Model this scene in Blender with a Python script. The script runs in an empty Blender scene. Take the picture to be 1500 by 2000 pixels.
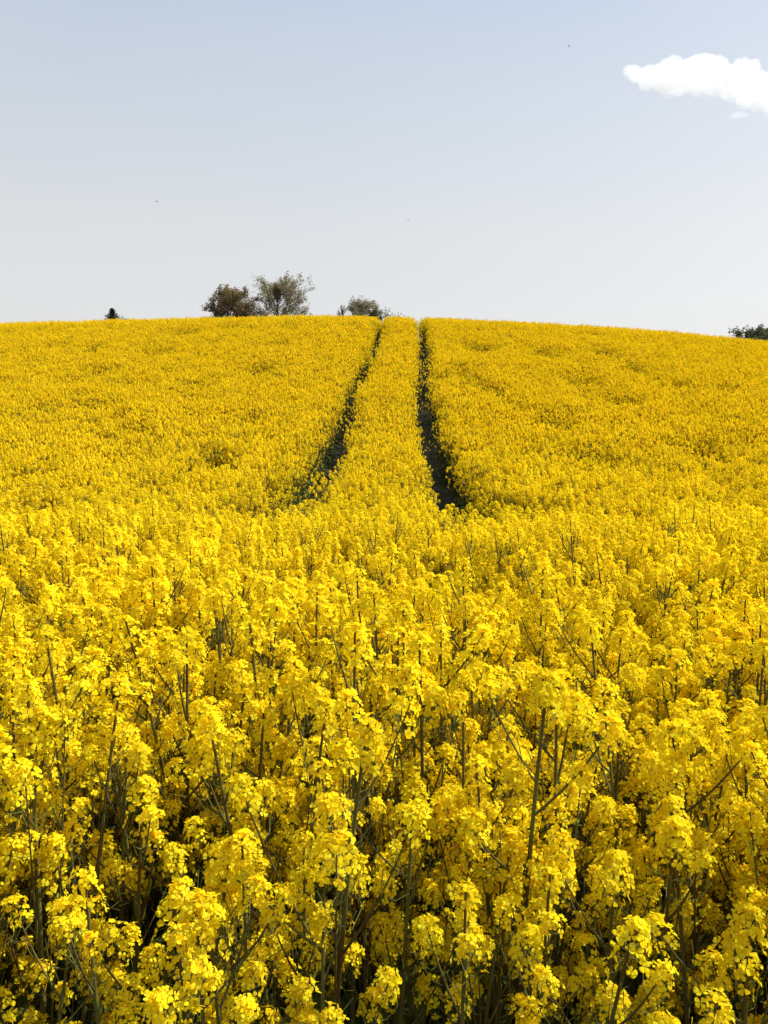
import bpy, math, random
import numpy as np
from mathutils import Vector, Matrix, Euler, noise

R = math.radians
rng = np.random.default_rng(7)
random.seed(7)
scene = bpy.context.scene
col = scene.collection

# ------------------------------------------------------------------ camera, sky, sun
CAM_Z = 1.65
PITCH = R(5.67)
FPX = 1511.0
cam_d = bpy.data.cameras.new("camera")
cam_d.sensor_fit = 'VERTICAL'
cam_d.sensor_height = 36.0
cam_d.lens = 36.0 * FPX / 2000.0
cam_d.clip_start = 0.02
cam_d.clip_end = 12000
cam = bpy.data.objects.new("camera", cam_d)
cam.location = (0, 0, CAM_Z)
cam.rotation_euler = (R(90) - PITCH, 0, 0)
col.objects.link(cam)
scene.camera = cam

SUN_EL, SUN_AZ = R(48), R(72)        # azimuth measured from the view direction (+Y) towards +X
w = bpy.data.worlds.new("World")
scene.world = w
w.use_nodes = True
nt = w.node_tree
nt.nodes.clear()
sky = nt.nodes.new('ShaderNodeTexSky')
sky.sky_type = 'NISHITA'
sky.sun_disc = False
sky.sun_elevation = SUN_EL
sky.sun_rotation = SUN_AZ
sky.altitude = 200
sky.air_density = 1.0
sky.dust_density = 3.2
sky.ozone_density = 1.5
hs = nt.nodes.new('ShaderNodeHueSaturation')
hs.inputs['Saturation'].default_value = 0.5
bg = nt.nodes.new('ShaderNodeBackground')
bg.inputs['Strength'].default_value = 0.15
out = nt.nodes.new('ShaderNodeOutputWorld')
nt.links.new(sky.outputs[0], hs.inputs['Color'])
# thin high haze: milky near the horizon, bluer overhead, mixed with the physical sky
tcw = nt.nodes.new('ShaderNodeTexCoord'); sxyz = nt.nodes.new('ShaderNodeSeparateXYZ')
nt.links.new(tcw.outputs['Generated'], sxyz.inputs[0])
wn = nt.nodes.new('ShaderNodeTexNoise'); wn.inputs['Scale'].default_value = 2.2; wn.inputs['Detail'].default_value = 5
wmap = nt.nodes.new('ShaderNodeMapping'); wmap.inputs['Scale'].default_value = (1, 1, 4)
nt.links.new(tcw.outputs['Generated'], wmap.inputs[0]); nt.links.new(wmap.outputs[0], wn.inputs['Vector'])
wadd = nt.nodes.new('ShaderNodeMath'); wadd.operation = 'MULTIPLY_ADD'
wadd.inputs[1].default_value = 0.10
nt.links.new(wn.outputs['Fac'], wadd.inputs[0]); nt.links.new(sxyz.outputs['Z'], wadd.inputs[2])
ramp = nt.nodes.new('ShaderNodeValToRGB')
els = ramp.color_ramp.elements
els[0].position = 0.16; els[0].color = (0.77, 0.755, 0.73, 1)
els[1].position = 0.95; els[1].color = (0.26, 0.38, 0.66, 1)
for p_, c_ in ((0.30, (0.72, 0.728, 0.72, 1)), (0.40, (0.63, 0.68, 0.735, 1)), (0.54, (0.52, 0.605, 0.745, 1))):
    e_ = els.new(p_); e_.color = c_
nt.links.new(wadd.outputs[0], ramp.inputs[0])
vs_ = nt.nodes.new('ShaderNodeVectorMath'); vs_.operation = 'SCALE'; vs_.inputs['Scale'].default_value = 1 / 0.15 / 1.39
nt.links.new(ramp.outputs[0], vs_.inputs[0])
wm = nt.nodes.new('ShaderNodeMix'); wm.data_type = 'RGBA'; wm.inputs['Factor'].default_value = 0.75
nt.links.new(hs.outputs[0], wm.inputs['A']); nt.links.new(vs_.outputs[0], wm.inputs['B'])
nt.links.new(wm.outputs['Result'], bg.inputs[0])
nt.links.new(bg.outputs[0], out.inputs[0])

sun_d = bpy.data.lights.new("sun", 'SUN')
sun_d.energy = 4.8
sun_d.angle = R(0.53)
sun_d.color = (1.0, 0.95, 0.86)
sun = bpy.data.objects.new("sun", sun_d)
sdir = Vector((math.sin(SUN_AZ) * math.cos(SUN_EL), math.cos(SUN_AZ) * math.cos(SUN_EL), math.sin(SUN_EL)))
sun.rotation_euler = sdir.to_track_quat('Z', 'Y').to_euler()
sun.location = (30, 30, 60)
col.objects.link(sun)

scene.view_settings.view_transform = 'Standard'
scene.view_settings.look = 'None'
scene.view_settings.gamma = 1
scene.view_settings.exposure = 0.5
scene.render.engine = 'CYCLES'
scene.cycles.max_bounces = 12
scene.cycles.diffuse_bounces = 6
scene.cycles.transmission_bounces = 6
scene.cycles.volume_bounces = 12


def tag(o, label=None, cat=None, group=None, kind=None):
    if label: o["label"] = label
    if cat: o["category"] = cat
    if group: o["group"] = group
    if kind: o["kind"] = kind
    return o


def at(px, py, d):
    """point in the world, d metres in front of the camera plane's foot, seen at photo pixel px, py"""
    a = math.atan2(1000.0 - py, FPX) - PITCH
    L = math.hypot(FPX, 1000.0 - py)
    return Vector(((px - 750.0) / L * d / math.cos(a), d, CAM_Z + d * math.tan(a)))


# ------------------------------------------------------------------ terrain
PD = np.array([-3000, -600, -60, -5, 0, 3, 4.6, 5.6, 6.6, 8, 9.9, 12.6, 15, 17.2, 21.7, 27, 33.4, 37, 40, 44, 50, 70, 110, 200, 400, 900, 2600, 6000.])
PZ = np.array([-30, -12, -1.0, -.05, 0, 0, -.03, -.17, -.27, -.27, -.12, .26, .68, 1.10, 2.02, 3.32, 5.00, 5.93, 6.45, 6.95, 7.5, 9.7, 13.4, 16.5, 17, 4, -30, -60.])


def pchip(x, y):
    h = np.diff(x); s = np.diff(y) / h
    m = np.zeros_like(y); m[0] = s[0]; m[-1] = s[-1]
    for i in range(1, len(y) - 1):
        if s[i - 1] * s[i] > 0:
            w1 = 2 * h[i] + h[i - 1]; w2 = h[i] + 2 * h[i - 1]
            m[i] = (w1 + w2) / (w1 / s[i - 1] + w2 / s[i])
    def f(q):
        q = np.asarray(q, float)
        i = np.clip(np.searchsorted(x, q) - 1, 0, len(x) - 2)
        t = (q - x[i]) / h[i]
        return ((2 * t**3 - 3 * t**2 + 1) * y[i] + (t**3 - 2 * t**2 + t) * h[i] * m[i]
                + (-2 * t**3 + 3 * t**2) * y[i + 1] + (t**3 - t**2) * h[i] * m[i + 1])
    return f


prof = pchip(PD, PZ)
LX = np.array([-400, -60, -20, -7.9, -4, 0, 6.6, 12, 20, 60, 400.])
LZ = np.array([-6, -1.2, -.38, -.08, 0, -.05, -.30, -.60, -1.30, -3.4, -14])
lat = pchip(LX, LZ)


def ground(x, y):
    x = np.asarray(x, float); y = np.asarray(y, float)
    far = np.maximum(y, 40.0) / 40.0
    t = np.clip((y - 9) / 31, 0, 1); t = t * t * (3 - 2 * t)
    fade = np.clip(1.6 - y / 1000.0, 0, 1)
    return prof(y) + lat(np.clip(x / far, -399, 399)) * far * t * fade


def new_mesh(name, v, f, mats=(), midx=None, smooth=False):
    me = bpy.data.meshes.new(name)
    me.from_pydata([tuple(p) for p in v] if not isinstance(v, np.ndarray) else v.tolist(), [], [list(q) for q in f])
    for m in mats: me.materials.append(m)
    if midx is not None: me.polygons.foreach_set('material_index', np.asarray(midx, dtype=np.int32))
    if smooth: me.polygons.foreach_set('use_smooth', np.ones(len(me.polygons), dtype=bool))
    me.update()
    return me


def link(name, me, parent=None, loc=None, rot=None, scale=None):
    o = bpy.data.objects.new(name, me)
    col.objects.link(o)
    if parent is not None: o.parent = parent
    if loc is not None: o.location = loc
    if rot is not None: o.rotation_euler = rot
    if scale is not None: o.scale = scale
    return o


# ------------------------------------------------------------------ materials
def mat(name):
    m = bpy.data.materials.new(name); m.use_nodes = True
    m.node_tree.nodes.clear()
    return m, m.node_tree.nodes, m.node_tree.links


def leafy(name, c1, c2, trans, tcol=None, mixfac=0.4, rough=0.5, gloss=0.06, big=None):
    """thin plant tissue: diffuse + light coming through + a little sheen; colour varies per piece"""
    m, n, l = mat(name)
    geo = n.new('ShaderNodeNewGeometry')
    oi = n.new('ShaderNodeObjectInfo')
    mix = n.new('ShaderNodeMix'); mix.data_type = 'RGBA'
    mix.inputs['A'].default_value = (*c1, 1); mix.inputs['B'].default_value = (*c2, 1)
    l.new(geo.outputs['Random Per Island'], mix.inputs['Factor'])
    hv = n.new('ShaderNodeHueSaturation')
    mr = n.new('ShaderNodeMapRange')
    mr.inputs['To Min'].default_value = 0.86; mr.inputs['To Max'].default_value = 1.1
    l.new(oi.outputs['Random'], mr.inputs['Value'])
    l.new(mr.outputs[0], hv.inputs['Value'])
    mh = n.new('ShaderNodeMapRange'); mh.inputs['To Min'].default_value = 0.497; mh.inputs['To Max'].default_value = 0.505
    fh = n.new('ShaderNodeMath'); fh.operation = 'MULTIPLY'; fh.inputs[1].default_value = 17.0
    fq = n.new('ShaderNodeMath'); fq.operation = 'FRACT'
    l.new(oi.outputs['Random'], fh.inputs[0]); l.new(fh.outputs[0], fq.inputs[0]); l.new(fq.outputs[0], mh.inputs['Value'])
    l.new(mh.outputs[0], hv.inputs['Hue'])
    l.new(mix.outputs['Result'], hv.inputs['Color'])
    di = n.new('ShaderNodeBsdfDiffuse'); tr = n.new('ShaderNodeBsdfTranslucent')
    l.new(hv.outputs[0], di.inputs['Color'])
    tm = n.new('ShaderNodeMix'); tm.data_type = 'RGBA'; tm.blend_type = 'MULTIPLY'
    tm.inputs['Factor'].default_value = 1.0
    tm.inputs['B'].default_value = (*(tcol or (1, 1, 1)), 1)
    l.new(hv.outputs[0], tm.inputs['A']); l.new(tm.outputs['Result'], tr.inputs['Color'])
    ms = n.new('ShaderNodeMixShader'); ms.inputs[0].default_value = trans
    l.new(di.outputs[0], ms.inputs[1]); l.new(tr.outputs[0], ms.inputs[2])
    gl = n.new('ShaderNodeBsdfGlossy'); gl.inputs['Roughness'].default_value = rough
    gl.inputs['Color'].default_value = (1, 1, 1, 1)
    fr = n.new('ShaderNodeFresnel'); fr.inputs['IOR'].default_value = 1.35
    fm = n.new('ShaderNodeMath'); fm.operation = 'MULTIPLY'; fm.inputs[1].default_value = gloss * 10
    l.new(fr.outputs[0], fm.inputs[0])
    m2 = n.new('ShaderNodeMixShader'); l.new(fm.outputs[0], m2.inputs[0])
    l.new(ms.outputs[0], m2.inputs[1]); l.new(gl.outputs[0], m2.inputs[2])
    o = n.new('ShaderNodeOutputMaterial'); l.new(m2.outputs[0], o.inputs['Surface'])
    return m


M_petal = leafy("petal", (0.95, 0.755, 0.010), (0.96, 0.84, 0.03), 0.48, (1.0, 0.85, 0.3), gloss=0)
M_bud = leafy("bud", (0.42, 0.40, 0.03), (0.62, 0.50, 0.03), 0.25, gloss=0)
M_leaf = leafy("leaf", (0.07, 0.10, 0.02), (0.12, 0.155, 0.035), 0.3, (1.0, 1.1, 0.5), gloss=0.012)
M_pod = leafy("pod", (0.13, 0.15, 0.035), (0.22, 0.23, 0.06), 0.2, gloss=0)


def stem_mat():
    m, n, l = mat("stem")
    tc = n.new('ShaderNodeTexCoord')
    no = n.new('ShaderNodeTexNoise'); no.inputs['Scale'].default_value = 9; no.inputs['Detail'].default_value = 4
    l.new(tc.outputs['Object'], no.inputs['Vector'])
    cr = n.new('ShaderNodeValToRGB')
    cr.color_ramp.elements[0].position = 0.35; cr.color_ramp.elements[0].color = (0.085, 0.050, 0.012, 1)
    cr.color_ramp.elements[1].position = 0.65; cr.color_ramp.elements[1].color = (0.12, 0.125, 0.032, 1)
    l.new(no.outputs['Fac'], cr.inputs[0])
    p = n.new('ShaderNodeBsdfPrincipled'); p.inputs['Roughness'].default_value = 0.7; p.inputs['Specular IOR Level'].default_value = 0.1
    l.new(cr.outputs[0], p.inputs['Base Color'])
    o = n.new('ShaderNodeOutputMaterial'); l.new(p.outputs[0], o.inputs['Surface'])
    return m


M_stem = stem_mat()


def soil_mat():
    m, n, l = mat("soil")
    tc = n.new('ShaderNodeTexCoord')
    no = n.new('ShaderNodeTexNoise'); no.inputs['Scale'].default_value = 3.0; no.inputs['Detail'].default_value = 10
    no2 = n.new('ShaderNodeTexNoise'); no2.inputs['Scale'].default_value = 28.0; no2.inputs['Detail'].default_value = 6
    l.new(tc.outputs['Object'], no.inputs['Vector']); l.new(tc.outputs['Object'], no2.inputs['Vector'])
    cr = n.new('ShaderNodeValToRGB')
    cr.color_ramp.elements[0].position = 0.35; cr.color_ramp.elements[0].color = (0.028, 0.022, 0.010, 1)
    cr.color_ramp.elements[1].position = 0.7; cr.color_ramp.elements[1].color = (0.065, 0.050, 0.026, 1)
    e = cr.color_ramp.elements.new(0.5); e.color = (0.035, 0.042, 0.012, 1)
    l.new(no.outputs['Fac'], cr.inputs[0])
    b = n.new('ShaderNodeBump'); b.inputs['Distance'].default_value = 0.04; b.inputs['Strength'].default_value = 0.8
    l.new(no2.outputs['Fac'], b.inputs['Height'])
    p = n.new('ShaderNodeBsdfPrincipled'); p.inputs['Roughness'].default_value = 0.95
    l.new(cr.outputs[0], p.inputs['Base Color']); l.new(b.outputs[0], p.inputs['Normal'])
    o = n.new('ShaderNodeOutputMaterial'); l.new(p.outputs[0], o.inputs['Surface'])
    return m


def bark_mat(name, c1, c2):
    m, n, l = mat(name)
    tc = n.new('ShaderNodeTexCoord')
    no = n.new('ShaderNodeTexNoise'); no.inputs['Scale'].default_value = 6; no.inputs['Detail'].default_value = 5
    l.new(tc.outputs['Object'], no.inputs['Vector'])
    cr = n.new('ShaderNodeValToRGB')
    cr.color_ramp.elements[0].position = 0.3; cr.color_ramp.elements[0].color = (*c1, 1)
    cr.color_ramp.elements[1].position = 0.7; cr.color_ramp.elements[1].color = (*c2, 1)
    l.new(no.outputs['Fac'], cr.inputs[0])
    p = n.new('ShaderNodeBsdfPrincipled'); p.inputs['Roughness'].default_value = 0.9
    l.new(cr.outputs[0], p.inputs['Base Color'])
    o = n.new('ShaderNodeOutputMaterial'); l.new(p.outputs[0], o.inputs['Surface'])
    return m


# ------------------------------------------------------------------ ground sheet
def axis(stops):
    out = []
    for a, b, s in stops: out += list(np.arange(a, b, s))
    return np.array(out + [stops[-1][1]])


gx = axis([(-6000, -1000, 500), (-1000, -100, 60), (-100, -30, 5), (-30, 30, 0.5), (30, 100, 5), (100, 1000, 60), (1000, 6000, 500)])
gy = axis([(-3000, -200, 200), (-200, -10, 10), (-10, 50, 0.4), (50, 130, 2), (130, 600, 15), (600, 6000, 200)])
XX, YY = np.meshgrid(gx, gy)
ZZ = ground(XX, YY)


def tracks_x(d):
    """middle of the tractor tramlines, which bend to the right up the slope"""
    return np.interp(d, [0, 16, 19, 21.7, 24, 27, 30, 33.4, 40, 60], [-.03, -.03, .03, .13, .27, .45, .58, .68, .82, 1.2])


tx = tracks_x(YY)
for s in (-.95, .95):
    ZZ = ZZ - 0.05 * np.exp(-((XX - tx - s) / 0.22) ** 2) * (YY > 5) * (YY < 60)
nx, ny = len(gx), len(gy)
V = np.stack([XX.ravel(), YY.ravel(), ZZ.ravel()], 1)
I = np.arange(nx * ny).reshape(ny, nx)
F = np.stack([I[:-1, :-1].ravel(), I[:-1, 1:].ravel(), I[1:, 1:].ravel(), I[1:, :-1].ravel()], 1)
gr = link("ground", new_mesh("ground", V, F.tolist(), [soil_mat()], smooth=True))
tag(gr, kind='structure')


# ------------------------------------------------------------------ plant pieces
class MB:
    def __init__(s): s.v = []; s.f = []; s.m = []; s.n = 0

    def add(s, v, f, m=0):
        s.v.extend(v); b = s.n
        s.f.extend([[i + b for i in q] for q in f]); s.m.extend([m] * len(f)); s.n += len(v)

    def merge(s, o, M=None, remap=None):
        v = o.v if M is None else [M @ Vector(p) for p in o.v]
        s.v.extend(v); b = s.n
        s.f.extend([[i + b for i in q] for q in o.f])
        s.m.extend(o.m if remap is None else [remap[i] for i in o.m]); s.n += len(o.v)

    def mesh(s, name, mats, smooth=True):
        return new_mesh(name, s.v, s.f, mats, s.m, smooth)


def frame(d):
    d = d.normalized()
    a = Vector((0, 0, 1)) if abs(d.z) < 0.9 else Vector((1, 0, 0))
    u = d.cross(a).normalized()
    return u, d.cross(u).normalized(), d


def tube(mb, pts, rads, sides=5, m=0):
    vs = []; fs = []
    for i, (p, r) in enumerate(zip(pts, rads)):
        d = (pts[min(i + 1, len(pts) - 1)] - pts[max(i - 1, 0)])
        u, v, _ = frame(d)
        for k in range(sides):
            a = 2 * math.pi * k / sides
            vs.append(p + u * (math.cos(a) * r) + v * (math.sin(a) * r))
    for i in range(len(pts) - 1):
        for k in range(sides):
            k2 = (k + 1) % sides
            fs.append((i * sides + k, i * sides + k2, (i + 1) * sides + k2, (i + 1) * sides + k))
    mb.add(vs, fs, m)


U = random.uniform


def flower(mb, c, n, size, lod, m=0):
    u, v, n = frame(n)
    a0 = U(0, math.pi / 2)
    cup = U(-0.1, 1.0)
    skip = random.randrange(4) if random.random() < .22 else -1
    for k in range(4):
        if k == skip: continue
        a = a0 + k * math.pi / 2 + U(-.22, .22)
        e = u * math.cos(a) + v * math.sin(a)
        t = n.cross(e)
        L = size * U(.88, 1.12); W = size * U(.78, 1.0)
        cp = cup + U(-.2, .2)
        def P(r, w_, h): return c + e * (r * L) + t * (w_ * W) + n * (h * L)
        if lod == 0:
            b = P(.04, 0, 0); h1, h2 = cp * .45, cp * .55 + U(-.12, .12)
            tw = U(-.15, .15)
            vs = [P(.62, 0, cp * .5 + U(-.1, .1)), b, P(.42, -.34, h1 - .05), P(.78, -.5, h2 + tw), P(1.0, -.16, h2 + U(-.12, .1)),
                  P(.98, .17, h2 + U(-.12, .1)), P(.78, .5, h2 - tw), P(.42, .34, h1 - .05)]
            mb.add(vs, [(0, 1, 2), (0, 2, 3), (0, 3, 4), (0, 4, 5), (0, 5, 6), (0, 6, 7), (0, 7, 1)], m)
        else:
            vs = [P(.02, 0, 0), P(.7, -.5, cp * .5), P(1.05, 0, cp * .6), P(.7, .5, cp * .5 + .1)]
            mb.add(vs, [(0, 1, 2, 3)], m)


def bud_knot(mb, s, m=0, n=12):
    """tight knob of closed buds on the tip of a flower cluster, origin at the tip"""
    for i in range(n):
        t = (i + .5) / n
        ph = i * 2.4; r = s * .011 * math.sqrt(t)
        c = Vector((math.cos(ph) * r, math.sin(ph) * r, s * (.013 - .012 * t)))
        d = Vector((math.cos(ph) * t * .9, math.sin(ph) * t * .9, 1)).normalized()
        u, v, d = frame(d)
        L = s * .0065; W = s * .0026
        vs = [c - d * L * .5] + [c + u * math.cos(q) * W + v * math.sin(q) * W for q in (0, 2.1, 4.2)] + [c + d * L * .6]
        mb.add(vs, [(0, 2, 1), (0, 3, 2), (0, 1, 3), (4, 1, 2), (4, 2, 3), (4, 3, 1)], m)


def cluster(nf, ln, s, lod):
    """flower cluster: origin at its tip, stalk runs down -Z. materials: 0 petal, 1 stem, 2 pod"""
    mb = MB()
    tube(mb, [Vector((0, 0, -ln - .01)), Vector((0, 0, 0.004))], [.0018, .0012], 4 if lod == 0 else 3, 1)
    for i in range(nf):
        t = (i + U(0, .6)) / nf
        ph = i * 2.39996 + U(-.3, .3)
        z = -ln * (t ** 1.7) + U(-.003, .003)
        el = R(62) - R(66) * t ** .75 + U(-.28, .28)      # angle above horizontal
        pl = s * (.011 + .019 * min(1, t * 2.2)) * U(.6, 1.3)
        d = Vector((math.cos(ph) * math.cos(el), math.sin(ph) * math.cos(el), math.sin(el)))
        b = Vector((0, 0, z))
        c = b + d * pl
        if lod == 0:
            u, v, _ = frame(d)
            r = .0006
            mb.add([b + u * r, b - u * r, c - u * r, c + u * r], [(0, 1, 2, 3)], 2)
        nd = (d + Vector((U(-.6, .6), U(-.6, .6), .35 + U(-.4, .4)))).normalized()
        flower(mb, c, nd, s * .0118 * U(.8, 1.15), lod)
    return mb


def stemtop_pods(mb, top, axis_d, ln, n, m, lod):
    for i in range(n):
        t = i / max(1, n - 1)
        b = top - axis_d * (ln * t)
        ph = i * 2.4 + U(-.4, .4)
        u, v, d = frame(axis_d)
        o = u * math.cos(ph) + v * math.sin(ph)
        p1 = b + o * .016 + d * .004
        p2 = p1 + o * U(.008, .02) + d * U(.015, .035) * (0.5 + t)
        tube(mb, [b, p1, p2], [.0006, .0007, .0005 if t < .3 else .0009], 3, m)


def bez(p0, p1, p2, n):
    return [(p0 * (1 - t) ** 2 + p1 * (2 * t * (1 - t)) + p2 * t * t) for t in [i / n for i in range(n + 1)]]


def leaf_blade(mb, L, W, m=0, droop=.5, seg=5):
    """leaf from the origin along +X, wavy edges"""
    vs = []; fs = []
    for i in range(seg + 1):
        t = i / seg
        w_ = W * (math.sin(math.pi * min(1, t * .85 + .12)) ** .8) * (0.35 + .65 * (1 - abs(t - .55))) + .001
        z = math.sin(t * math.pi * .6) * L * .25 - droop * L * t * t
        vs += [Vector((L * t, -w_ * .5, z + U(.0, .02) * W * 8)), Vector((L * t, 0, z - .1 * W)), Vector((L * t, w_ * .5, z + U(0, .02) * W * 8))]
    for i in range(seg):
        a = i * 3
        fs += [(a, a + 3, a + 4, a + 1), (a + 1, a + 4, a + 5, a + 2)]
    mb.add(vs, fs, m)


def plant_design(seed, H, nb, lo=.58, hi=.95):
    """one plant: stem curve, branch ends (with directions), leaf placements"""
    random.seed(seed)
    lean = Vector((U(-.09, .09), U(-.09, .09), 0))
    p = [Vector((0, 0, -.03)), Vector((lean.x * .2, lean.y * .2, H * .4)), Vector((lean.x * .6, lean.y * .6, H * .75)),
         Vector((lean.x * 1.15 + U(-.015, .015), lean.y * 1.15, H))]
    main = []
    for i in range(13):
        t = i / 12
        q = p[0] * (1 - t) ** 3 + p[1] * 3 * t * (1 - t) ** 2 + p[2] * 3 * t * t * (1 - t) + p[3] * t ** 3
        main.append(q)
    heads = [(main[-1], (main[-1] - main[-2]).normalized(), 1.0)]
    branches = []
    a0 = U(0, 6.28)
    for b in range(nb):
        t = .42 + .42 * (b / max(1, nb - 1)) + U(-.03, .03)
        f = t * 12; i = int(f)
        s = main[i].lerp(main[i + 1], f - i)
        ph = a0 + b * 2.4 + U(-.3, .3)
        o = Vector((math.cos(ph), math.sin(ph), 0))
        reach = U(.035, .135) * (1.25 - .45 * t)
        topz = H * U(lo, hi)
        topz = max(topz, s.z + .14)
        e = s + o * reach + Vector((0, 0, topz - s.z))
        mid = s + o * reach * .62 + Vector((0, 0, (topz - s.z) * .42))
        pts = bez(s, mid, e, 7)
        branches.append(pts)
        heads.append((pts[-1], (pts[-1] - pts[-2]).normalized(), U(.6, 1.0)))
    leaves = []
    for k in range(7):
        t = .06 + .40 * k / 6 + U(-.02, .02)
        i = int(t * 12)
        leaves.append((main[i], U(0, 6.28), U(.09, .17) * (1.25 - t * .8), U(.3, .9)))
    return dict(main=main, branches=branches, heads=heads, leaves=leaves, H=H)


def stem_mb(D, sides=5, pods=True, step=1):
    mb = MB()
    mn = D['main'][::step] if step > 1 else D['main']
    if mn[-1] is not D['main'][-1]: mn = mn + [D['main'][-1]]
    n = len(mn)
    tube(mb, mn, [.0045 * (1 - i / (n - 1)) ** .8 + .0019 for i in range(n)], sides, 0)
    for br in D['branches']:
        b = br[::step] if step > 1 else br
        if b[-1] is not br[-1]: b = b + [br[-1]]
        k = len(b)
        tube(mb, b, [.0014 * (1 - i / (k - 1)) + .0010 for i in range(k)], max(3, sides - 1), 0)
    if sides > 3:
        for q in range(4):
            b = D['main'][2 + q]; a = 1.7 * q + D['H'] * 40; o = Vector((math.cos(a), math.sin(a), 0))
            tube(mb, [b, b + o * .035 + Vector((0, 0, .10)), b + o * .06 + Vector((0, 0, .24))], [.0014, .0012, .0007], 3, 1)
    if pods:
        for (p, d, s) in D['heads']:
            stemtop_pods(mb, p - d * .07 * s, d, .08 * s, int(7 * s), 1, 0)
    return mb


def head_matrix(p, d, s, spin):
    s = s * .69
    q = d.to_track_quat('Z', 'Y')
    return Matrix.Translation(p) @ (q @ Euler((0, 0, spin)).to_quaternion()).to_matrix().to_4x4() @ Matrix.Scale(s, 4)


random.seed(11)
NC = 8
CL0 = [cluster(random.randint(26, 42), U(.045, .11), U(.92, 1.15), 0) for _ in range(NC)]
CL1 = [cluster(random.randint(24, 32), U(.045, .12), 1.12, 1) for _ in range(5)]
BUD = MB(); bud_knot(BUD, 1.0)
LEAVES = []
for k in range(4):
    lb = MB(); leaf_blade(lb, 1.0, U(.3, .45), 0, U(.3, .8)); LEAVES.append(lb)


def far_cluster(mb, M, s, n, big):
    """light version of the cluster for plants well up the slope: fewer, kite-shaped petals"""
    for i in range(n):
        t = (i + U(0, .7)) / n
        ph = i * 2.4 + U(-.4, .4)
        el = R(60) - R(75) * t + U(-.2, .2)
        d = Vector((math.cos(ph) * math.cos(el), math.sin(ph) * math.cos(el), math.sin(el)))
        c = Vector((0, 0, -.06 * t)) + d * (.009 + .014 * min(1, 2 * t))
        nd = (d + Vector((U(-.5, .5), U(-.5, .5), U(.1, 1.0)))).normalized()
        u, v, nd = frame(nd); a = U(0, 3.14)
        e = u * math.cos(a) + v * math.sin(a); f = nd.cross(e)
        h = big * .5 * U(.8, 1.2)
        vs = [c - e * h - f * h * .35, c + f * h - e * h * .2 + nd * h * .4, c + e * h + f * h * .3, c - f * h + nd * h * .3]
        mb.add([M @ x for x in vs], [(0, 1, 2, 3)], 0)


def full_plant(D, lod):
    """whole plant as one mesh for the mass of the crop. materials: 0 petal 1 stem 2 pod 3 leaf 4 bud"""
    mb = MB()
    st = stem_mb(D, 5 if lod == 0 else 3, pods=(lod < 2), step=1 if lod == 0 else (3 if lod == 1 else 6))
    mb.merge(st, None, {0: 1, 1: 2})
    for (p, d, s) in D['heads']:
        M = head_matrix(p, d, s, U(0, 6.28))
        if lod == 0:
            mb.merge(random.choice(CL0), M); mb.merge(BUD, M, {0: 4})
        elif lod == 1:
            mb.merge(random.choice(CL1), M)
        else:
            far_cluster(mb, M, s, 28, .0245)
    lv = D['leaves'] if lod < 2 else D['leaves'][::2]
    for (p, a, L, dr) in lv:
        M = Matrix.Translation(p) @ Euler((0, 0, a)).to_matrix().to_4x4() @ Matrix.Scale(L, 4)
        if lod < 2: mb.merge(random.choice(LEAVES), M, {0: 3})
        else: mb.add([M @ Vector(q) for q in ((0, 0, 0), (.5, -.2, .1), (1, 0, -.3), (.5, .2, .12))], [(0, 1, 2, 3)], 3)
    return mb


DES = [plant_design(100 + i, H, nb) for i, (H, nb) in enumerate(
    [(1.10, 9), (1.17, 8), (1.03, 9), (1.12, 10), (1.08, 8), (1.17, 9), (0.99, 8), (1.13, 9)])]
DES += [plant_design(140 + i, 1.16, 7, .56, .86) for i in range(4)]     # taller ones with the branches low down
PM = [M_petal, M_stem, M_pod, M_leaf, M_bud]
src = bpy.data.collections.new("crop_sources")
random.seed(5)
NV = {0: 5, 1: 7, 2: 8}
first = {}
cnt = 0
for lod in (0, 1, 2):
    first[lod] = cnt
    for i in range(NV[lod]):
        me = full_plant(DES[(i + 9) % len(DES) if i == 1 else i % 8], lod).mesh("crop_plant_mesh", PM)
        o = bpy.data.objects.new("crop_source.%03d" % (cnt + 1), me)
        src.objects.link(o)
        cnt += 1

# ------------------------------------------------------------------ where plants grow
CELL = 0.091
ys = np.arange(.40, 49, CELL)
P = []
for y in ys:
    half = 3.0 + y * .62
    xs = np.arange(-half, half, CELL)
    px = xs + rng.uniform(-.5, .5, len(xs)) * CELL * 1.1
    py = y + rng.uniform(-.5, .5, len(xs)) * CELL * 1.1
    P.append(np.stack([px, py], 1))
P = np.concatenate(P)
fr_ = P[(P[:, 1] < 6) & (rng.random(len(P)) < np.interp(P[:, 1], [0, 2.5, 6], [.55, .45, 0]))]    # the thickly sown front
P = np.concatenate([P, fr_ + rng.uniform(-.05, .05, fr_.shape)])


def vnoise(x, y, s, seed):
    r = np.random.default_rng(seed); T = r.random((256, 256))
    X = x / s + 500; Y = y / s + 500
    i = np.floor(X).astype(int); j = np.floor(Y).astype(int)
    fx = X - i; fy = Y - j; fx = fx * fx * (3 - 2 * fx); fy = fy * fy * (3 - 2 * fy)
    g = lambda a, b: T[a % 256, b % 256]
    return (g(i, j) * (1 - fx) * (1 - fy) + g(i + 1, j) * fx * (1 - fy) + g(i, j + 1) * (1 - fx) * fy + g(i + 1, j + 1) * fx * fy)


X, Y = P[:, 0], P[:, 1]
keep = np.ones(len(P), bool)
# the spot where the photographer stands
keep &= ~((Y < .90) & (np.abs(X) < .65))
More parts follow.
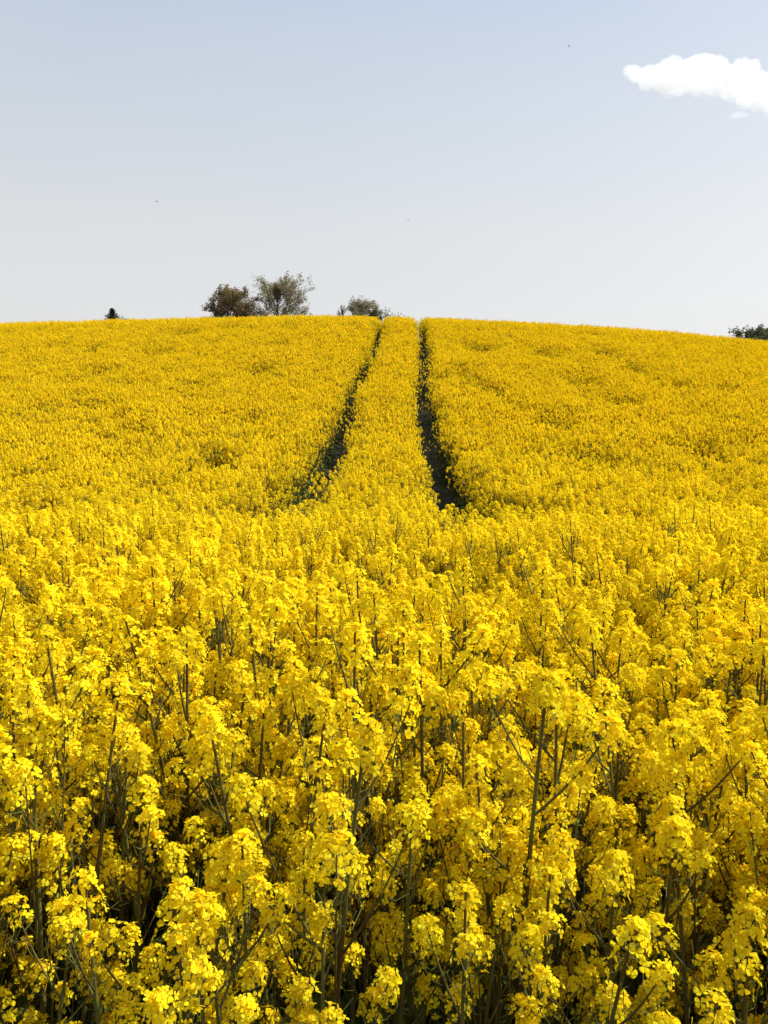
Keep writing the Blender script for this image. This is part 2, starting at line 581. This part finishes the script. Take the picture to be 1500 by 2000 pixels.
# tramlines: two wheel tracks
wob = (vnoise(X * 0, Y, 1.3, 3) - .5) * .14
wl = np.interp(Y, [7, 11, 16, 40], [.50, .44, .25, .20]) + .12 * (vnoise(X * 0 + 9, Y, 1.0, 4) - .45)
wr = np.interp(Y, [7, 11, 16, 40], [.30, .36, .29, .26]) + .10 * (vnoise(X * 0 + 5, Y, .8, 5) - .5)
dl = np.abs(X - (tracks_x(Y) - .95 + wob - np.interp(Y, [8.5, 12.5], [.24, 0]))); dr = np.abs(X - (tracks_x(Y) + .95 + wob * .4))
trk = (Y > 7.4)
stray = rng.random(len(P)) < np.where(dl < 1, np.where(Y < 11.5, .12, .04), .035)
keep &= ~(trk & (dl < wl) & ~stray); keep &= ~(trk & (dr < wr) & ~stray)
edge = trk & ((dl < wl + .16) | (dr < wr + .12))
# headland wheel track crossing in the dip
dip = np.abs(Y - (7.3 + .25 * np.sin(X * .35))) < .26
keep &= ~dip

height = rng.normal(1.0, .066, len(P))
height *= 1 + .10 * (vnoise(X, Y, .55, 12) - .5) + .07 * (vnoise(X, Y, 2.3, 13) - .5)
short = rng.random(len(P)) < .25
height[short] *= rng.uniform(.80, .92, short.sum())
height[Y < 1.05] = np.minimum(height[Y < 1.05], .93)
height = np.minimum(height, 1.11)
height[edge] *= rng.uniform(.82, 1.0, edge.sum())


# thin patches up the slope, found on the ground under where the photo shows them
def canopy_hit(px, py):
    best = None
    for d in np.arange(7.6, 48, .1):
        q = at(px, py, d)
        if q.z <= float(ground(q.x, q.y)) + 1.05: return q.x, q.y
    return None


patches = [(935, 680, 1.), (1065, 692, .8), (970, 760, .5), (1130, 745, 1.), (1180, 690, .8), (1210, 780, 1.1), (1235, 725, .7),
           (1080, 825, 1.), (1330, 755, .8), (1140, 885, .8), (1375, 880, 1.1), (1100, 882, .7), (1200, 905, .8), (1050, 1002, 1.2), (1170, 1008, 1.2),
           (1440, 995, .8), (115, 680, .6), (150, 745, .6), (200, 725, .6), (265, 750, .6), (300, 690, .7), (360, 650, .8), (450, 638, .6),
           (505, 722, .9), (265, 845, .7), (420, 915, 1.1), (300, 950, .8), (30, 1002, 1.1), (485, 820, .8), (95, 1003, 1.), (560, 985, 1.3), (530, 1000, 1.2),
           (935, 975, 1.), (380, 775, .5), (1030, 890, .6), (700, 1003, .6), (60, 820, .5), (1420, 760, .6)]
thin = np.zeros(len(P))
for (a, b, k) in patches:
    h = canopy_hit(a, b)
    if h is None: continue
    sx = .020 * h[1] * k + .06; sy = sx * 1.9
    thin = np.maximum(thin, np.exp(-((X - h[0]) / sx) ** 2 - ((Y - h[1]) / sy) ** 2) * min(1, .75 + .3 * k))
nz = vnoise(X - tracks_x(Y) + Y * .04, Y * .28, .75, 21) * .62 + vnoise(X, Y, .35, 22) * .38
thin = np.maximum(thin, np.clip((nz - .68) * 5, 0, .7))
height *= 1 - .32 * thin
keep &= rng.random(len(P)) > thin * .8
keep &= rng.random(len(P)) > .04

P = P[keep]; height = height[keep]; X, Y = P[:, 0], P[:, 1]
GZ = ground(X, Y)

# ------------------------------------------------------------------ the nearest 300 plants as things of their own
random.seed(21)
cl_me = [c.mesh("flower_cluster_mesh", [M_petal, M_stem, M_pod]) for c in CL0]
bud_me = BUD.mesh("bud_mesh", [M_bud])
leaf_me = [c.mesh("leaf_mesh", [M_leaf]) for c in LEAVES]


def make_plant(D):
    root = bpy.data.objects.new("rapeseed_plant", None); col.objects.link(root)
    root.empty_display_size = .1
    link("stem", stem_mb(D).mesh("stem_mesh", [M_stem, M_pod]), root)
    for (p, d, s) in D['heads']:
        M = head_matrix(p, d, s, U(0, 6.28))
        c = link("flower_cluster", random.choice(cl_me), root)
        c.matrix_local = M
        link("bud_knot", bud_me, c)
    for (p, a, L, dr) in D['leaves']:
        link("leaf", random.choice(leaf_me), root, p, (0, 0, a), (L, L, L))
    return root


def copy_tree(o, parent=None):
    c = o.copy(); col.objects.link(c); c.parent = parent
    for ch in KIDS[o.name]: copy_tree(ch, c)
    return c


KIDS = {}


def register(o):
    KIDS[o.name] = list(o.children)
    for c in o.children: register(c)


def place(root, x, y, sc, rz, tilt=(0, 0)):
    root.location = (x, y, float(ground(x, y)))
    root.rotation_euler = (tilt[0], tilt[1], rz)
    root.scale = (sc, sc, sc)


protos = [make_plant(D) for D in DES]
bpy.context.view_layer.update()
for p in protos: register(p)

GROUP = "flowering rapeseed plants at the front of the field"
# plants one can pick out in the photo: photo pixel of the flower top, distance, lean, label
picked = [
    (810, 1525, 1.20, 3, (0, 0), "tallest rapeseed plant near the middle of the front, long bare dark stem leaning left"),
    (280, 1520, 1.18, 0, (0, 0), "tall rapeseed plant front left, broad yellow head above a long curved brown stem"),
    (450, 1635, 1.06, 1, (0, R(5)), "rapeseed plant front left of centre, umbrella shaped head on a stem leaning right"),
    (1200, 1665, 1.00, 5, (0, R(-2)), "rapeseed plant front right, ragged head with petals spread like a star over a straight stem"),
    (1320, 1600, 1.05, 4, (0, R(-5)), "rapeseed plant front right beside the dark gap, stem leaning to the left"),
    (635, 1645, 1.05, 7, (0, R(-3)), "rapeseed plant in front of the tall middle one on its left, short rounded head"),
    (910, 1725, .97, 2, (0, 0), "rapeseed plant in front of the tall middle one on its right, thick straight dark stem"),
    (1075, 1690, 1.02, 6, (0, R(2)), "rapeseed plant between the thick stemmed one and the ragged headed one"),
    (345, 1730, .97, 4, (0, R(5)), "low rapeseed plant at the front left, flat topped head leaning right"),
    (640, 1400, 1.50, 5, (0, 0), "tall rapeseed plant one row back left of centre, narrow head on upright stem"),
    (1240, 1790, .90, 0, (0, R(4)), "low rapeseed plant at the lower right, domed head beside the dark gap"),
    (1460, 1770, .92, 3, (0, R(-6)), "rapeseed plant at the lower right edge with a wide bright yellow head"),
    (165, 1690, 1.00, 6, (0, R(-6)), "rapeseed plant at the lower left, wide overlapping heads on stems leaning left"),
    (1400, 1935, .80, 2, (0, R(3)), "lowest rapeseed plant at the bottom right corner with a low yellow dome"),
]
special_xy = []
plants = []
for (px, py, d, v, tl, lab) in picked:
    v = 8 + v % 4
    q = at(px, py, d)
    D = DES[v]
    top = D['main'][-1]
    g = float(ground(q.x, q.y))
    sc = (q.z - g) / (top.z + .012)
    rz = U(-.4, .4)
    off = (Euler((tl[0], tl[1], rz)).to_matrix() @ top) * sc
    x0, y0 = q.x - off.x, q.y - off.y
    special_xy.append((x0, y0))
    plants.append((v, x0, y0, sc, rz, tl, lab))

sp = np.array(special_xy)
dd = np.sqrt(((P[:, None, :] - sp[None]) ** 2).sum(-1)).min(1)
ok = dd > .085
# keep the sight line to the picked plants open: nothing right in front of them
for (x0, y0) in special_xy:
    along = (X * x0 + Y * y0) / math.hypot(x0, y0)
    side = np.abs(X * y0 - Y * x0) / math.hypot(x0, y0)
    ok &= ~((along > 0) & (along < math.hypot(x0, y0)) & (side < .055) & (along > math.hypot(x0, y0) - .30))
P = P[ok]; height = height[ok]; X, Y = P[:, 0], P[:, 1]; GZ = ground(X, Y)

infr = (np.abs(X) < Y * .5 + .12) & (Y < 9)
idx = np.where(infr)[0]
idx = idx[np.argsort(Y[idx])][:300 - len(picked)]
near_mask = np.zeros(len(P), bool); near_mask[idx] = True
for i in idx:
    plants.append(((random.randrange(8) if random.random() < .66 else random.randrange(8, 12)), X[i], Y[i], float(height[i]), U(0, 6.28), (random.gauss(0, .045), random.gauss(0, .045)), None))
used = set()
for (v, x, y, sc, rz, tl, lab) in plants:
    if v not in used: o = protos[v]; used.add(v)
    else: o = copy_tree(protos[v])
    place(o, x, y, sc, rz, tl)
    tag(o, lab or "ordinary rapeseed plant with several yellow heads in the crowded front of the field", "rapeseed plant", GROUP)
print("near plants", len(plants), "to distance", Y[idx].max())

# ------------------------------------------------------------------ the rest of the crop: one mass
rest = ~near_mask
Xr, Yr, Hr, Zr = X[rest], Y[rest], height[rest], GZ[rest]
n = len(Xr)
dist = np.hypot(Xr, Yr)
lodv = np.where(dist < 5.2, 0, np.where(dist < 12.5 + rng.uniform(-4, 4, n), 1, 2))
var = np.zeros(n, np.int32)
for L in (0, 1, 2):
    s = lodv == L
    var[s] = first[L] + rng.integers(0, NV[L], s.sum())
rot = np.stack([rng.normal(0, .07, n), rng.normal(0, .07, n), rng.uniform(0, 6.283, n)], 1)
pm = bpy.data.meshes.new("rapeseed_crop")
pm.vertices.add(n)
pm.vertices.foreach_set('co', np.stack([Xr, Yr, Zr], 1).astype(np.float32).ravel())
a = pm.attributes.new('var', 'INT', 'POINT'); a.data.foreach_set('value', var)
a = pm.attributes.new('rot', 'FLOAT_VECTOR', 'POINT'); a.data.foreach_set('vector', rot.astype(np.float32).ravel())
a = pm.attributes.new('scl', 'FLOAT', 'POINT'); a.data.foreach_set('value', Hr.astype(np.float32))
crop = link("rapeseed_crop", pm)
tag(crop, "dense mass of yellow flowering rapeseed covering the hillside up to its crest", "crop", kind="stuff")
ng = bpy.data.node_groups.new("crop_scatter", 'GeometryNodeTree')
ng.interface.new_socket('Geometry', in_out='INPUT', socket_type='NodeSocketGeometry')
ng.interface.new_socket('Geometry', in_out='OUTPUT', socket_type='NodeSocketGeometry')
N = ng.nodes; L_ = ng.links
gi = N.new('NodeGroupInput'); go = N.new('NodeGroupOutput')
iop = N.new('GeometryNodeInstanceOnPoints')
ci = N.new('GeometryNodeCollectionInfo'); ci.inputs['Collection'].default_value = src
ci.inputs['Separate Children'].default_value = True; ci.inputs['Reset Children'].default_value = True
iop.inputs['Pick Instance'].default_value = True


def named(nm, ty):
    q = N.new('GeometryNodeInputNamedAttribute'); q.data_type = ty; q.inputs['Name'].default_value = nm
    return [s for s in q.outputs if s.enabled and s.name == 'Attribute'][0]


e2r = N.new('FunctionNodeEulerToRotation')
L_.new(named('rot', 'FLOAT_VECTOR'), e2r.inputs[0])
L_.new(e2r.outputs[0], iop.inputs['Rotation'])
L_.new(named('scl', 'FLOAT'), iop.inputs['Scale'])
L_.new(named('var', 'INT'), iop.inputs['Instance Index'])
L_.new(gi.outputs[0], iop.inputs['Points'])
L_.new(ci.outputs[0], iop.inputs['Instance'])
L_.new(iop.outputs[0], go.inputs[0])
md = crop.modifiers.new("scatter", 'NODES'); md.node_group = ng
print("crop plants", n, [(L, int((lodv == L).sum())) for L in (0, 1, 2)])

# ------------------------------------------------------------------ trees behind the crest
def grow(mb, tips, p, d, L, r, depth, spread, up):
    seg = 4 if depth > 0 else 2
    pts = [p]; dirs = d
    for i in range(seg):
        dirs = (dirs + Vector((U(-.2, .2), U(-.2, .2), U(-.10, .14) + up))).normalized()
        pts.append(pts[-1] + dirs * (L / seg))
    tube(mb, pts, [max(.012, r * (1 - .5 * i / seg)) for i in range(seg + 1)], 5 if depth > 1 else 3, 0)
    if depth <= 1: tips += pts[1:]
    if depth == 0: return
    for k in range(5 if depth > 1 else 6):
        t = .25 + .75 * (k + U(0, 1)) / 6; i = min(seg - 1, int(t * seg))
        q = pts[i].lerp(pts[i + 1], t * seg - i)
        a = U(0, 6.28); u, v, dd_ = frame(dirs); sp = spread * U(.7, 1.2)
        nd = (dd_ * math.cos(sp) + (u * math.cos(a) + v * math.sin(a)) * math.sin(sp) + Vector((0, 0, up))).normalized()
        grow(mb, tips, q, nd, L * U(.42, .62), r * .5, depth - 1, spread, up)


def tree(name, label, cat, px, py_top, width_px, d, seed, leafm, barkm, nleaf, lsz, spread=.7, up=.08, trunk=.12, lump=.25, limbs=15):
    """trunk with limbs all the way up; limb length follows a lumpy dome, so the crown reaches low and wide"""
    random.seed(seed)
    top = at(px, py_top, d)
    base_z = float(ground(top.x, top.y))
    Hh = top.z - base_z
    Wd = width_px / FPX * d
    tr = MB(); tips = []
    lead = [Vector((0, 0, -.3))]
    for i in range(1, 9): lead.append(Vector((U(-.03, .03) * Wd * i / 8, U(-.03, .03) * Wd * i / 8, Hh * .86 * i / 8)))
    r0 = .022 * Hh + .03
    tube(tr, lead, [r0 * (1 - .8 * i / 8) for i in range(9)], 7)
    for k in range(limbs):
        t = (k + U(0, .8)) / limbs
        z = Hh * (trunk + (.80 - trunk) * t)
        i = min(7, int(z / (Hh * .86) * 8)); q = lead[i].lerp(lead[i + 1], z / (Hh * .86) * 8 - i)
        env = Wd * .5 * (math.cos(t * 1.2) ** .45) * U(1 - lump, 1 + lump * .5)
        el = R(28) + R(48) * t + U(-.12, .12)
        a = k * 2.4 + U(-.4, .4)
        L = env / max(.35, math.cos(el)) * .66
        L = min(L, (Hh - z) / max(.25, math.sin(el)) * .8 + .2)
        grow(tr, tips, q, Vector((math.cos(a) * math.cos(el), math.sin(a) * math.cos(el), math.sin(el))), L, r0 * .42 * (1 - t * .5), 2, spread, up)
    for i in range(3):
        grow(tr, tips, lead[-1 - i // 2], Vector((U(-.3, .3), U(-.3, .3), 1)).normalized(), Hh * .13, r0 * .2, 1, spread, up)
    zt = sorted(t.z for t in tips)[-4]
    xs = sorted(t.x for t in tips); wx = xs[int(len(xs) * .99)] - xs[int(len(xs) * .01)]
    sx = Wd / wx; sz = Hh / zt
    W3 = Vector((sx, sx, sz))
    tr.v = [Vector((p.x * sx, p.y * sx, p.z * sz)) for p in tr.v]
    tips = [Vector((p.x * sx, p.y * sx, p.z * sz)) for p in tips]
    # leaf clumps: some twigs carry many leaves, some few
    wt = [random.random() ** 1.5 + .08 for _ in tips]
    cr = MB()
    for t in random.choices(tips, weights=wt, k=nleaf):
        g = .012 * Hh + .05
        c = t + Vector((random.gauss(0, g), random.gauss(0, g), random.gauss(0, g)))
        u, v, n_ = frame(Vector((random.gauss(0, 1), random.gauss(0, 1), random.gauss(0, 1) + .3)))
        s = lsz * U(.6, 1.3)
        cr.add([c - u * s, c - v * s * .55, c + u * s, c + v * s * .55], [(0, 1, 2, 3)])
    root = bpy.data.objects.new(name, None); col.objects.link(root)
    root.location = (top.x, top.y, base_z)
    link("trunk", tr.mesh("trunk_mesh", [barkm]), root)
    link("crown", cr.mesh("crown_mesh", [leafm], smooth=False), root)
    tag(root, label, cat)
    return root


M_russet = leafy("russet_leaf", (0.21, 0.15, 0.07), (0.32, 0.23, 0.12), 0.3, gloss=0)
M_olive = leafy("olive_leaf", (0.26, 0.23, 0.125), (0.40, 0.36, 0.21), 0.35, gloss=0)
M_dark = leafy("dark_needle", (0.02, 0.034, 0.016), (0.035, 0.055, 0.025), 0.1, gloss=0)
M_mid = leafy("hedge_leaf", (0.10, 0.11, 0.05), (0.18, 0.18, 0.09), 0.3, gloss=0)
M_bark = bark_mat("bark", (0.09, 0.07, 0.05), (0.19, 0.15, 0.11))
M_bark2 = bark_mat("dark_bark", (0.035, 0.026, 0.018), (0.07, 0.05, 0.035))

tree("broadleaf_tree", "dense russet brown tree on the crest, left of the tall pale tree", "tree", 443, 561, 92, 110, 31, M_russet, M_bark2, 17000, .12, spread=.62)
tree("shrub", "low brown shrub on the crest squeezed between the russet tree and the tall pale tree", "shrub", 480, 590, 58, 108, 33, M_russet, M_bark2, 3000, .14, spread=.7)
tree("broadleaf_tree", "tallest pale olive tree on the crest with an airy, twiggy crown", "tree", 544, 541, 132, 112, 45, M_olive, M_bark, 20000, .10, spread=.6)
tree("broadleaf_tree", "small round olive tree on the crest just left of the tramlines", "tree", 700, 583, 96, 112, 52, M_olive, M_bark, 9000, .10, spread=.62)
tree("shrub", "low dark shrub on the crest where the left tramline meets the sky", "shrub", 730, 603, 50, 106, 57, M_mid, M_bark2, 4500, .12, spread=.7)
tree("shrub", "thin leafless grey shrub on the crest left of the small olive tree", "shrub", 668, 596, 26, 112, 59, M_olive, M_bark, 350, .10, spread=.5)
tree("shrub", "low hedge shrub barely showing over the crest between the tramlines", "shrub", 768, 615, 70, 130, 61, M_mid, M_bark2, 2500, .13, spread=.8)
tree("broadleaf_tree", "grey green tree low on the crest at the right edge of the picture", "tree", 1468, 640, 90, 120, 66, M_mid, M_bark2, 5000, .17, spread=.7)
tree("broadleaf_tree", "darker tree behind the crest partly cut by the right edge of the picture", "tree", 1518, 638, 80, 122, 69, M_mid, M_bark2, 5000, .17, spread=.7)


def conifer(name, label, px, py_top, width_px, d, seed):
    random.seed(seed)
    top = at(px, py_top, d); bz = float(ground(top.x, top.y)); Hh = top.z - bz; Wd = width_px / FPX * d
    tr = MB(); tube(tr, [Vector((0, 0, -.3)), Vector((0, 0, Hh * .5)), Vector((0, 0, Hh))], [.16, .1, .02], 7)
    cr = MB()
    for i in range(26):
        t = i / 25
        z = Hh * (.18 + .82 * t)
        rr = Wd * .5 * (1 - t) ** .75 * U(.65, 1.25) + .12
        for k in range(7):
            a = i * 1.1 + k * .9 + U(-.2, .2)
            o = Vector((math.cos(a), math.sin(a), 0)); r2 = rr * U(.7, 1.1)
            e = Vector((0, 0, z)) + o * r2 + Vector((0, 0, -.12 * r2 + .1))
            tube(tr, [Vector((0, 0, z)), e], [.03, .008], 3)
            for j in range(26):
                s = U(.15, 1.0)
                c = Vector((0, 0, z)).lerp(e, s) + Vector((random.gauss(0, .08), random.gauss(0, .08), random.gauss(0, .07)))
                u, v, n_ = frame(Vector((random.gauss(0, 1), random.gauss(0, 1), 1)))
                q = U(.08, .17)
                cr.add([c - u * q, c - v * q * .4, c + u * q, c + v * q * .4], [(0, 1, 2, 3)])
    root = bpy.data.objects.new(name, None); col.objects.link(root); root.location = (top.x, top.y, bz)
    link("trunk", tr.mesh("trunk_mesh", [M_bark2]), root)
    link("crown", cr.mesh("crown_mesh", [M_dark], smooth=False), root)
    tag(root, label, "tree")


conifer("conifer_tree", "small dark pointed evergreen alone on the crest far left", 219, 605, 84, 116, 71)
tree("shrub", "tiny grey shrub beside the dark evergreen on the crest", "shrub", 241, 618, 30, 116, 73, M_mid, M_bark2, 900, .12, spread=.8)

# ------------------------------------------------------------------ birds
M_bird = bark_mat("bird_feather", (0.03, 0.03, 0.035), (0.06, 0.06, 0.065))


def bird(px, py, d, rz, bank, flap, label):
    mb = MB()
    prof_ = [(-.17, .004), (-.13, .03), (-.05, .045), (.04, .045), (.10, .028), (.125, .024), (.15, .022), (.175, .006), (.2, .001)]
    tube(mb, [Vector((0, x, .006 if x > .1 else 0)) for x, r in prof_], [r for x, r in prof_], 8)
    for s in (-1, 1):
        w_ = [(0.02, .07, -.05, 0), (.16, .09, -.03, .07 * flap), (.30, .05, -.03, .10 * flap), (.42, -.04, -.07, .06 * flap)]
        vs = []
        for (x, f, b, z) in w_:
            vs += [Vector((s * x, f, z + .01)), Vector((s * x, b, z + .004)), Vector((s * x, b, z - .004)), Vector((s * x, f, z - .004))]
        fs = []
        for i in range(3):
            a = i * 4
            for k in range(4): fs.append((a + k, a + (k + 1) % 4, a + 4 + (k + 1) % 4, a + 4 + k))
        fs.append((12, 13, 14, 15))
        mb.add(vs, fs)
    mb.add([Vector((-.02, -.13, .004)), Vector((.02, -.13, .004)), Vector((.055, -.26, .003)), Vector((-.055, -.26, .003)),
            Vector((-.02, -.13, -.004)), Vector((.02, -.13, -.004)), Vector((.055, -.26, -.003)), Vector((-.055, -.26, -.003))],
           [(0, 1, 2, 3), (4, 7, 6, 5), (0, 4, 5, 1), (1, 5, 6, 2), (2, 6, 7, 3), (3, 7, 4, 0)])
    o = link("bird", mb.mesh("bird_mesh", [M_bird]), None, at(px, py, d), (bank, .2, rz))
    tag(o, label, "bird", "birds high over the field")


bird(1111, 90, 165, 1.1, .3, 1.2, "tiny dark bird highest in the sky, left of the cloud")
bird(306, 394, 165, 2.2, .4, 1.0, "tiny dark bird in the sky above the field on the left")
bird(797, 429, 150, .5, .5, .8, "tiny dark bird in the sky right above the tramlines")

# ------------------------------------------------------------------ clouds
def vapour(density):
    mc, cn, cl = mat("cloud_vapour")
    pv = cn.new('ShaderNodeVolumePrincipled')
    pv.inputs['Color'].default_value = (1, 1, 1, 1)
    pv.inputs['Density'].default_value = density
    pv.inputs['Anisotropy'].default_value = 0.35
    oo = cn.new('ShaderNodeOutputMaterial'); cl.new(pv.outputs[0], oo.inputs['Volume'])
    return mc


def cloud(blobs, d, label, vox, disp, seed, density):
    c0 = at(blobs[0][0], blobs[0][1], d)
    k = d / FPX * 1.02
    mb = MB(); rd = random.Random(seed)
    def ball(c, rx, ry, rz):
        n1, n2 = 14, 9
        vs = [c + Vector((0, 0, rz))]
        for i in range(1, n2):
            th = math.pi * i / n2
            for j in range(n1):
                ph = 2 * math.pi * j / n1
                vs.append(c + Vector((rx * math.sin(th) * math.cos(ph), ry * math.sin(th) * math.sin(ph), rz * math.cos(th))))
        vs.append(c - Vector((0, 0, rz)))
        fs = []
        for j in range(n1):
            fs.append((0, 1 + j, 1 + (j + 1) % n1)); L = 1 + (n2 - 2) * n1
            fs.append((len(vs) - 1, L + (j + 1) % n1, L + j))
            for i in range(n2 - 2):
                a = 1 + i * n1
                fs.append((a + j, a + n1 + j, a + n1 + (j + 1) % n1, a + (j + 1) % n1))
        mb.add(vs, fs)
    for (px, py, rx, rz) in blobs:
        c = at(px, py, d) - c0
        ball(c, rx * k, rx * k * .8, rz * k)
        for q in range(5):
            a = rd.uniform(0, 6.28); b = rd.uniform(-.15, 1.2)
            s = rd.uniform(.3, .5)
            ball(c + Vector((math.cos(a) * math.cos(b) * rx * k * .8, math.sin(a) * math.cos(b) * rx * k * .6, math.sin(b) * rz * k * .75)), rx * k * s, rx * k * s, rz * k * s * 1.1)
    o = link("cloud", mb.mesh("cloud_mesh", [vapour(density)]), None, c0)
    r = o.modifiers.new("merge", 'REMESH'); r.mode = 'VOXEL'; r.voxel_size = vox
    for sc_, st in disp:
        tx_ = bpy.data.textures.new("billow", 'CLOUDS'); tx_.noise_scale = sc_; tx_.noise_depth = 3
        m_ = o.modifiers.new("billow", 'DISPLACE'); m_.texture = tx_; m_.strength = st; m_.mid_level = .5
    tag(o, label, "cloud")


cloud([(1330, 150, 60, 27), (1238, 143, 17, 14), (1280, 148, 36, 20), (1385, 155, 50, 30), (1440, 160, 50, 28), (1448, 132, 15, 20), (1500, 180, 50, 26),
       (1560, 195, 70, 30), (1640, 205, 60, 30), (1700, 215, 40, 20)], 1500,
      "bright white cumulus cloud at the upper right, running out of the picture", 1.7, [(40, 24), (15, 16), (6, 5)], 5, .024)
cloud([(1443, 224, 12, 5), (1434, 226, 9, 4), (1453, 226, 9, 4)], 1250,
      "tiny wisp of cloud under the big white cloud", 1.0, [(10, 5), (4, 2.5)], 6, .018)
